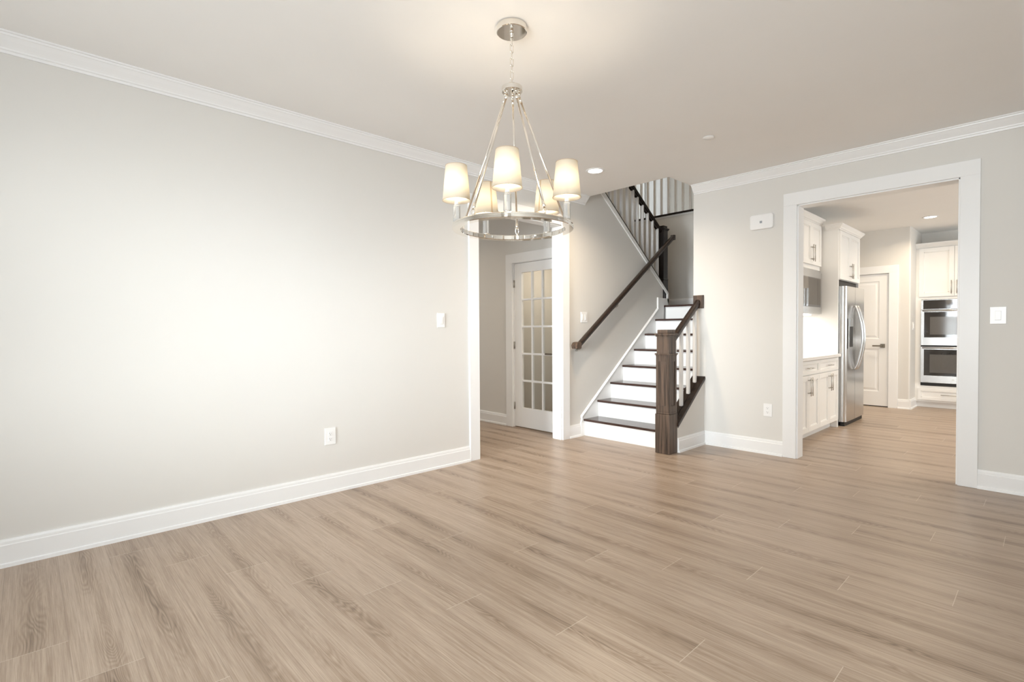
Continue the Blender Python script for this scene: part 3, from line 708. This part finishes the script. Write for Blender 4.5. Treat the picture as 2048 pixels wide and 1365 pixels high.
for k in range(5):
    th = -5+72*k; p = polar(0.285, th, 0); x, y = p.x, p.y
    arm = MB(); arm.lathe([(0, ZR1), (0.019, ZR1), (0.019, ZR1+0.005), (0.0175, ZR1+0.007), (0, ZR1+0.007)], x, y, 24).build('candle_cup', 'chrome', CH)
    MB().lathe([(0, ZR1+0.0075), (0.0178, ZR1+0.0075), (0.0178, ZR1+0.083), (0.012, ZR1+0.090), (0, ZR1+0.090)], x, y, 8, smooth=False).build('crystal_column', 'crystal', CH)
    st = MB().lathe([(0, ZR1+0.091), (0.010, ZR1+0.091), (0.012, ZR1+0.095), (0.008, ZR1+0.099), (0.008, ZR1+0.150), (0, ZR1+0.150)], x, y, 20).build('candle_socket', 'trim', CH)
    bz = ZR1+0.182
    bm_ = MB(); bm_.lathe([(0, ZR1+0.1505), (0.009, ZR1+0.151), (0.013, bz-0.01), (0.016, bz+0.006), (0.012, bz+0.028), (0.004, bz+0.045), (0, bz+0.047)], x, y, 16).build('bulb', 'bulb', CH)
    zb, zt, rb, rt_ = 1.852, 2.022, 0.0685, 0.0525
    sh = MB(); sh.lathe([(rb, zb), (rt_, zt), (rt_-0.0012, zt), (rb-0.0012, zb)], x, y, 48, closed=True)
    so = sh.build('lamp_shade', 'shade', CH)
    tr = MB()
    for (r, z) in ((rb, zb), (rt_, zt)): MB().tube([(x+r*math.cos(2*math.pi*i/40), y+r*math.sin(2*math.pi*i/40), z) for i in range(40)], 0.0011, 6, closed=True).build('shade_trim', 'seam', so)
    inw = math.atan2(CY-y, CX-x); sm = MB(); w2 = 0.07
    for i in range(3):
        a0, a1 = inw-w2+i*2*w2/3, inw-w2+(i+1)*2*w2/3
        sm.bm.faces.new([sm.bm.verts.new(q) for q in ((x+(rb+.0006)*math.cos(a0), y+(rb+.0006)*math.sin(a0), zb), (x+(rb+.0006)*math.cos(a1), y+(rb+.0006)*math.sin(a1), zb), (x+(rt_+.0006)*math.cos(a1), y+(rt_+.0006)*math.sin(a1), zt), (x+(rt_+.0006)*math.cos(a0), y+(rt_+.0006)*math.sin(a0), zt))])
    sm.build('shade_seam', 'seam', so)

# ------------------------------------------------------------------ recessed lights
def downlight(x, y, label, power, group=None, col=(1, 0.82, 0.60), z=H):
    t = thing('recessed_light', label, 'recessed light', (x, y, z), group)
    MB().lathe([(0.088, z-0.0005), (0.090, z-0.004), (0.076, z-0.007), (0.068, z-0.006), (0.068, z-0.0005)], x, y, 40, closed=True).build('trim_ring', 'trim', t)
    MB().lathe([(0, z-0.004), (0.066, z-0.004), (0.066, z-0.001), (0, z-0.001)], x, y, 32).build('lens', 'lamp', t)
    a = area('recessed_lamp', (x, y, z-0.012), (0, 0, -1), 0.12, 0.12, power, col, 150, 'DISK')
    a.parent = t; a.matrix_parent_inverse = world_of(t).inverted()
downlight(0.69, -1.22, 'lit round recessed light in the ceiling before the stair', 18)
downlight(2.545, 3.81, 'lit round recessed light in the kitchen ceiling', 13)
downlight(4.3, 1.6, 'lit recessed light in the kitchen ceiling beyond the right jamb', 14)
downlight(3.6, 3.0, 'lit recessed light over the hidden right part of the kitchen', 12)
downlight(2.5, 1.6, 'lit recessed light hidden behind the kitchen opening head', 5)
downlight(-1.6, -1.9, 'recessed light added out of view to warm the hall', 6)  # unseen lamp, added to warm the hall walls
downlight(0.1, 1.3, 'unseen recessed light added over the stairwell to warm its end wall', 9, z=5.45)  # unseen lamp, added to tint the stairwell end wall warm
L = area('study_fill', (-0.45, -0.2, 2.15), (-0.5, 0.2, -1), 0.25, 0.25, 4.4, (1, 0.84, 0.66), 180, 'DISK')  # fill light without a fixture, added to warm the room behind the panes

# ------------------------------------------------------------------ small wall fittings
def plate(name, label, cat, P, w, h, kind):
    """P(u,d,z): local to world; u along wall, d out of wall"""
    o = P(0, 0, 0); t = thing(name, label, cat, o)
    def bx(mb, u0, u1, d0, d1, z0, z1):
        a, b = P(u0, d0, z0), P(u1, d1, z1); mb.box(min(a[0], b[0]), max(a[0], b[0]), min(a[1], b[1]), max(a[1], b[1]), z0+o[2], z1+o[2]); return mb
    bx(MB(), -w/2, w/2, 0.0005, 0.006, -h/2, h/2).build('cover_plate', 'plastic', t, bevel=0.003, seg=3)
    if kind == 'rocker' or kind == 'double':
        for u in ((0,) if kind == 'rocker' else (-0.024, 0.024)):
            s = bx(MB(), u-0.0165, u+0.0165, 0.006, 0.0105, -0.033, 0.033); r_ = s.build('rocker', 'plastic', t, bevel=0.0015)
            bx(MB(), u-0.0175, u+0.0175, 0.006, 0.0068, -0.0345, -0.0332).build('gap', 'dgrey', r_)
    elif kind == 'toggle':
        for u in (0,):
            s = bx(MB(), u-0.0165, u+0.0165, 0.006, 0.010, -0.033, 0.033).build('rocker', 'plastic', t, bevel=0.0015)
    else:
        for z in (-0.020, 0.020):
            r_ = bx(MB(), -0.0165, 0.0165, 0.006, 0.0085, z-0.014, z+0.014).build('receptacle', 'plastic', t, bevel=0.003)
            q = MB(); bx(q, -0.0075, -0.0055, 0.0085, 0.009, z-0.002, z+0.007); bx(q, 0.0050, 0.0065, 0.0085, 0.009, z-0.001, z+0.006); bx(q, -0.0025, 0.0025, 0.0085, 0.009, z-0.010, z-0.006)
            q.build('slots', 'slot', r_)
    for z in ((-h/2+0.014, h/2-0.014) if kind != 'outlet' else (0,)):
        bx(MB(), -0.0028, 0.0028, 0.006, 0.0072, z-0.0028, z+0.0028).build('screw', 'dgrey' if kind == 'wide' else 'plastic', t, bevel=0.001)
    return t
onL = lambda y, z: (lambda u, d, zz: (d, y+u, z))
onB = lambda x, z: (lambda u, d, zz: (x+u, -d, z))
plate('light_switch', 'white single rocker switch on the left wall beside the hall opening', 'light switch', onL(-2.541, 1.305), 0.082, 0.125, 'rocker')
plate('power_outlet', 'white duplex outlet low on the long left wall', 'outlet', onL(-3.560, 0.425), 0.085, 0.125, 'outlet')
plate('light_switch', 'white double rocker switch on the stair wall above the handrail end', 'light switch', onL(-0.535, 1.362), 0.116, 0.120, 'double')
plate('power_outlet', 'white duplex outlet low on the back wall left of the kitchen opening', 'outlet', onB(1.827, 0.428), 0.080, 0.125, 'outlet')
plate('light_switch', 'white rocker switch on the back wall right of the kitchen opening', 'light switch', onB(3.439, 1.302), 0.090, 0.127, 'rocker')
onP = lambda y, z: (lambda u, d, zz: (2.245+d, y+u, z))
plate('light_switch', 'white switch on the pantry corner wall facing the kitchen', 'light switch', onP(4.62, 1.25), 0.075, 0.12, 'rocker')
t = thing('wall_sensor', 'white rounded detector box high on the wall beside the kitchen opening', 'detector', (1.77, 0, 2.25))
def rrect(x0, x1, z0, z1, r, n=6):
    o_ = []
    for (cx_, cz_, a0) in ((x1-r, z0+r, -90), (x1-r, z1-r, 0), (x0+r, z1-r, 90), (x0+r, z0+r, 180)):
        o_ += [(cx_+r*math.cos(math.radians(a0+90*i/n)), cz_+r*math.sin(math.radians(a0+90*i/n))) for i in range(n+1)]
    return o_
MB().prism(rrect(1.662, 1.878, 2.180, 2.322, 0.022), 1, -0.032, -0.0005).build('housing', 'plastic', t, bevel=0.008, seg=4)
MB().box(1.757, 1.779, -0.0335, -0.032, 2.236, 2.258).build('sensor_window', 'dgrey', t)
t = thing('sprinkler_cover', 'small white round cover plate on the ceiling', 'sprinkler cover', (1.82, -1.235, H))
MB().lathe([(0, H-0.008), (0.040, H-0.008), (0.043, H-0.006), (0.043, H-0.003), (0, H-0.003)], 1.82, -1.235, 40).build('cover_disc', 'plastic', t)
MB().lathe([(0, H-0.0029), (0.036, H-0.0029), (0.036, H-0.0005), (0, H-0.0005)], 1.82, -1.235, 30).build('rim', 'dgrey', t)

# ------------------------------------------------------------------ kitchen
class Face:
    """front plane; kind '+x' : P(u,d,z)=(xf+d,u,z) ; '-y' : (u,yf-d,z)"""
    def __init__(s, kind, f): s.k, s.f = kind, f
    def box(s, mb, u0, u1, d0, d1, z0, z1):
        if s.k == '+x': mb.box(s.f+min(d0, d1), s.f+max(d0, d1), u0, u1, z0, z1)
        else: mb.box(u0, u1, s.f-max(d0, d1), s.f-min(d0, d1), z0, z1)
        return mb
    def P(s, u, d, z): return (s.f+d, u, z) if s.k == '+x' else (u, s.f-d, z)
def shaker(F, par, name, u0, u1, z0, z1, rail=0.055, label=None):
    g = 0.002; u0 += g; u1 -= g; z0 += g; z1 -= g; m = MB()
    F.box(m, u0, u0+rail, 0.001, 0.021, z0, z1); F.box(m, u1-rail, u1, 0.001, 0.021, z0, z1)
    F.box(m, u0+rail, u1-rail, 0.001, 0.021, z0, z0+rail); F.box(m, u0+rail, u1-rail, 0.001, 0.021, z1-rail, z1)
    b = 0.010
    F.box(m, u0+rail, u0+rail+b, 0.001, 0.016, z0+rail, z1-rail); F.box(m, u1-rail-b, u1-rail, 0.001, 0.016, z0+rail, z1-rail)
    F.box(m, u0+rail, u1-rail, 0.001, 0.016, z0+rail, z0+rail+b); F.box(m, u0+rail, u1-rail, 0.001, 0.016, z1-rail-b, z1-rail)
    F.box(m, u0+rail, u1-rail, 0.001, 0.009, z0+rail, z1-rail)
    return m.build(name, 'cab', par, bevel=0.0015, seg=1)
def bar(F, par, u, z, length, vertical=True):
    m = MB(); h = length/2
    if vertical:
        m.cyl(F.P(u, 0.052, z-h), F.P(u, 0.052, z+h), 0.0048, n=12)
        for q in (z-h+0.03, z+h-0.03): m.cyl(F.P(u, 0.020, q), F.P(u, 0.052, q), 0.005, n=10)
    else:
        m.cyl(F.P(u-h, 0.048, z), F.P(u+h, 0.048, z), 0.0055, n=12)
        for q in (u-h+0.025, u+h-0.025): m.cyl(F.P(q, 0.020, z), F.P(q, 0.048, z), 0.0045, n=10)
    return m.build('handle', 'nickel', par)
def crown_cab(par, F, u0, u1, z0, z1, depth, ret=None):
    m = MB(); p = 0.055
    prof = [(0, z0), (0.012, z0), (0.018, z0+0.012), (0.026, z0+0.016), (0.034, z0+0.03), (p, z1-0.018), (p, z1), (0, z1)]
    if F.k == '+x':
        m.prism([(F.f+a, b) for a, b in prof], 1, u0-(p if ret == 'l' else 0), u1+(p if ret in ('r', 'b') else 0))
        m.box(F.f-depth, F.f, u0, u1, z1-0.02, z1)
        if ret == 'l': pass
    else:
        m.prism([(F.f-a, b) for a, b in prof], 0, u0, u1)
        m.box(u0, u1, F.f, F.f+depth, z1-0.02, z1)
    return m.build('crown', 'cab', par)
XB = 1.879
F = Face('+x', XB)
def base_cab(y0, y1, label, end=False):
    t = thing('base_cabinet', label, 'base cabinet', (XB-0.3, (y0+y1)/2, 0), 'base cabinets along the kitchen left wall')
    MB().box(1.262, XB, y0+0.001, y1-0.001, 0.10, 0.869).build('carcass', 'cab', t)
    k = MB(); k.box(1.262, XB-0.055, y0+0.001, y1-0.001, 0, 0.0995)
    if end: k.box(XB-0.054, XB+0.018, y1-0.05, y1-0.001, 0, 0.0995)
    k.build('toe_kick', 'cab', t)
    dr = shaker(F, t, 'drawer', y0, y1, 0.710, 0.864, 0.035); bar(F, dr, (y0+y1)/2, 0.785, 0.14, False)
    ym = (y0+y1)/2
    d1 = shaker(F, t, 'door', y0, ym, 0.085, 0.706); bar(F, d1, ym-0.03, 0.585, 0.2)
    d2 = shaker(F, t, 'door', ym, y1, 0.085, 0.706); bar(F, d2, ym+0.03, 0.585, 0.2)
base_cab(0.60, 1.325, 'white two-door base cabinet cut off by the kitchen opening jamb')
base_cab(1.325, 2.078, 'white two-door base cabinet beside the fridge', True)
tag(MB().box(1.262, 1.925, 0.60, 2.094, 0.870, 0.905).build('countertop', 'quartz', bevel=0.003), 'white countertop on the base cabinets left of the fridge', 'countertop')
struct(MB().box(1.2605, 1.2618, 0.30, 2.125, 0.906, 1.96).build('wall_backsplash', 'splash'))
XU = 1.69; FU = Face('+x', XU)
t = thing('wall_cabinet', 'white two-door wall cabinet with crown above the microwave', 'wall cabinet', (XU-0.2, 1.66, 1.94))
YU0, YU1 = 1.295, 2.060
MB().box(1.262, XU, YU0, YU1, 1.942, 2.505).build('carcass', 'cab', t)
for a, b, s in ((YU0, (YU0+YU1)/2, 1), ((YU0+YU1)/2, YU1, -1)):
    dd = shaker(FU, t, 'door', a, b, 1.990, 2.500); bar(FU, dd, (b-0.03) if s == 1 else (a+0.03), 2.125, 0.2)
crown_cab(t, FU, YU0-0.3, YU1+0.033, 2.505, 2.580, 0.42)
t = thing('wall_cabinet', 'white wall cabinet mostly hidden behind the left kitchen jamb', 'wall cabinet', (XU-0.2, 0.95, 1.40))
MB().box(1.262, XU-0.05, 0.60, YU0-0.002, 1.40, 2.50).build('carcass', 'cab', t)
shaker(Face('+x', XU-0.05), t, 'door', 0.60, YU0-0.002, 1.40, 2.50)
t = thing('microwave', 'built-in stainless microwave with dark glass door under the wall cabinet', 'microwave', (XU-0.2, 1.66, 1.40))
MB().box(1.262, XU+0.004, YU0, YU1+0.012, 1.397, 1.9405).build('housing', 'steel', t)
MB().box(XU+0.005, XU+0.022, YU0+0.002, YU1+0.012, 1.400, 1.905).build('trim_frame', 'steel', t, bevel=0.002)
dm = MB().box(XU+0.0225, XU+0.028, YU0+0.055, YU1-0.05, 1.482, 1.838).build('door', 'glassblk', t, bevel=0.002)
MB().box(XU+0.0285, XU+0.0292, YU0+0.065, YU1-0.175, 1.508, 1.828).build('window', 'mwglass', dm)
MB().box(XU+0.0285, XU+0.0292, YU1-0.17, YU1-0.058, 1.508, 1.828).build('control_panel', 'mwglass', dm)
MB().box(1.35, 1.62, 1.36, 1.98, 1.384, 1.3965).build('light_bar', 'strip', t)
a_ = area('under_cabinet_lamp', (1.46, 1.67, 1.38), (-0.25, 0, -1), 0.2, 0.6, 3.0, (1, 0.92, 0.82), 180)
# tall side panel + fridge cabinet
t = thing('fridge_cabinet', 'tall white cabinet surround with two doors above the fridge', 'fridge cabinet', (1.6, 2.6, 0))
MB().box(1.262, 1.885, 2.095, 2.117, 0, 2.44).build('side_panel', 'cab', t)
MB().box(1.262, 1.885, 3.048, 3.07, 0, 2.44).build('side_panel', 'cab', t)
MB().box(1.262, 1.880, 2.1175, 3.0475, 1.825, 2.44).build('carcass', 'cab', t)
ym = 2.575
for a, b, s in ((2.12, ym, 1), (ym, 3.05, -1)):
    dd = shaker(F, t, 'door', a, b, 1.828, 2.436); bar(F, dd, (b-0.03) if s == 1 else (a+0.03), 1.955, 0.19)
m = MB(); p = 0.055
prof = [(0, 2.44), (0.012, 2.44), (0.018, 2.452), (0.026, 2.456), (0.034, 2.47), (p, 2.492), (p, 2.508), (0, 2.508)]
def path_prism(mb, prof, path):
    # path: list of functions offset -> (x, y)
    rows = [[mb.bm.verts.new((*f(a), b)) for a, b in prof] for f in path]; n = len(prof)
    for A_, B_ in zip(rows[:-1], rows[1:]):
        for i in range(n): mb.bm.faces.new((A_[i], A_[(i+1) % n], B_[(i+1) % n], B_[i]))
    mb.bm.faces.new(rows[0]); mb.bm.faces.new(rows[-1][::-1])
path_prism(m, prof, [lambda a: (1.750, 2.095-a), lambda a: (1.885+a, 2.095-a), lambda a: (1.885+a, 3.07+a), lambda a: (1.30, 3.07+a)])
m.box(1.262, 1.8845, 2.0955, 3.0695, 2.441, 2.507).build('crown', 'cab', t)
# fridge
t = thing('refrigerator', 'stainless side-by-side refrigerator with curved handles and ice dispenser', 'refrigerator', (1.6, 2.58, 0))
MB().box(1.27, 1.872, 2.135, 3.03, 0.03, 1.745).build('cabinet_body', 'dgrey', t)
def fdoor(y0, y1, rl):
    # rounded outer vertical edge
    pts = []; xf = 1.965; r = 0.05
    if rl == 'l':
        pts = [(1.875, y1), (1.875, y0)]+[(xf-r+r*math.sin(a), y0+r-r*math.cos(a)) for a in [math.pi/2*i/8 for i in range(9)]]+[(xf+0.004, y1)]
    else:
        pts = [(1.875, y1), (1.875, y0), (xf+0.004, y0)]+[(xf-r+r*math.cos(a), y1-r+r*math.sin(a)) for a in [math.pi/2*i/8 for i in range(9)]]
    b = MB(); b.prism(pts, 2, 0.055, 1.742)
    for f_ in b.bm.faces: f_.smooth = False
    return b.build('door', 'steel', t)
d1 = fdoor(2.135, 2.523, 'l'); d2 = fdoor(2.531, 3.03, 'r')
MB().box(1.872, 1.90, 2.523, 2.531, 0.06, 1.74).build('door_gasket', 'plastic', t)
def fhandle(par, y):
    m = MB(); n = 18; pts = []
    for i in range(n+1):
        s = i/n; z = 0.70+s*0.80; x = 1.985+0.075*math.sin(math.pi*s)**0.8
        pts.append((x, y, z))
    m.tube([(1.968, y, 0.70)]+pts+[(1.968, y, 1.50)], 0.013, 12)
    return m.build('handle', 'chrome' if False else 'steel', par)
fhandle(d1, 2.475); fhandle(d2, 2.580)
dp = MB(); dp.box(1.9695, 1.976, 2.19, 2.40, 0.96, 1.345).build('dispenser_frame', 'steel', d1, bevel=0.003)
MB().box(1.9765, 1.978, 2.25, 2.385, 0.985, 1.24).build('dispenser_recess', 'dark', d1)
MB().box(1.9765, 1.983, 2.25, 2.385, 1.242, 1.335).build('dispenser_panel', 'grey_glass', d1)
MB().box(1.9, 1.945, 2.16, 3.0, 0.0, 0.05).build('base_grille', 'dark', t)
tag(MB().box(1.3, 1.86, 2.14, 3.02, 1.75, 1.82).build('shade_strip', 'dark'), 'dark strip standing for shade in the gap above the refrigerator', 'gap_shade')  # black box painted in as the shade of the gap over the fridge
# oven tower
YO = 4.82; FO = Face('-y', YO)
t = thing('oven_cabinet', 'tall white oven cabinet with upper doors and bottom drawer', 'oven cabinet', (2.75, YO, 0))
OX0, OX1 = 2.2458, 3.15; ow0, ow1 = 2.312, 3.09
m = MB(); m.box(OX0, ow0, YO, 5.29, 0.09, 2.445).box(ow1, OX1, YO, 5.29, 0.09, 2.445).box(ow0, ow1, YO, 5.29, 1.655, 2.445).box(ow0, ow1, YO, 5.29, 0.09, 0.335).box(ow0, ow1, 5.25, 5.29, 0.335, 1.655)
m.build('carcass', 'cab', t)
MB().box(OX0, OX1, YO+0.06, 5.29, 0, 0.089).build('toe_kick', 'cab', t)
om = (2.283+3.12)/2
for a, b, s in ((2.283, om, 1), (om, 3.12, -1)):
    dd = shaker(FO, t, 'door', a, b, 1.695, 2.440, 0.06); bar(FO, dd, (b-0.032) if s == 1 else (a+0.032), 1.83, 0.2)
dd = shaker(FO, t, 'drawer', 2.283, 3.12, 0.115, 0.295, 0.04); bar(FO, dd, om, 0.205, 0.28, False)
crown_cab(t, FO, OX0, OX1, 2.445, 2.515, 0.47)
t = thing('double_oven', 'stainless double wall oven with black glass doors', 'oven', (om, YO, 0.34))
MB().box(ow0+0.002, ow1-0.002, YO+0.001, 5.24, 0.338, 1.652).build('housing', 'dark', t)
MB().box(ow0+0.004, ow1-0.004, YO-0.022, YO, 1.502, 1.648).build('control_fascia', 'steel', t)
MB().box(ow0+0.030, ow1-0.030, YO-0.026, YO-0.0225, 1.508, 1.642).build('control_panel', 'glassblk', t)
def odoor(z0, z1, gz0, gz1, hz, badge=False):
    F_ = MB(); F_.box(ow0+0.004, ow1-0.004, YO-0.040, YO, z0, z1); d_ = F_.build('door', 'steel', t, bevel=0.003)
    MB().box(ow0+0.045, ow1-0.045, YO-0.043, YO-0.0405, gz0, gz1).build('glass', 'glassblk', d_)
    MB().box(ow0+0.115, ow1-0.115, YO-0.0440, YO-0.0435, gz0+0.045, gz1-0.075).build('window', 'winglass', d_)
    h = MB(); h.cyl((ow0+0.03, YO-0.085, hz), (ow1-0.03, YO-0.085, hz), 0.013, n=14)
    for xx in (ow0+0.05, ow1-0.05): h.cyl((xx, YO-0.04, hz), (xx, YO-0.085, hz), 0.011, n=12)
    h.build('handle', 'steel', d_)
    if badge: MB().cyl((om, YO-0.0405, z0+0.055), (om, YO-0.042, z0+0.055), 0.017, n=20).build('badge', 'nickel', d_)
odoor(0.955, 1.495, 1.075, 1.462, 1.482)
odoor(0.385, 0.935, 0.495, 0.893, 0.918, True)
MB().box(ow0+0.02, ow1-0.02, YO-0.012, YO, 0.345, 0.380).build('lower_vent', 'dark', t)
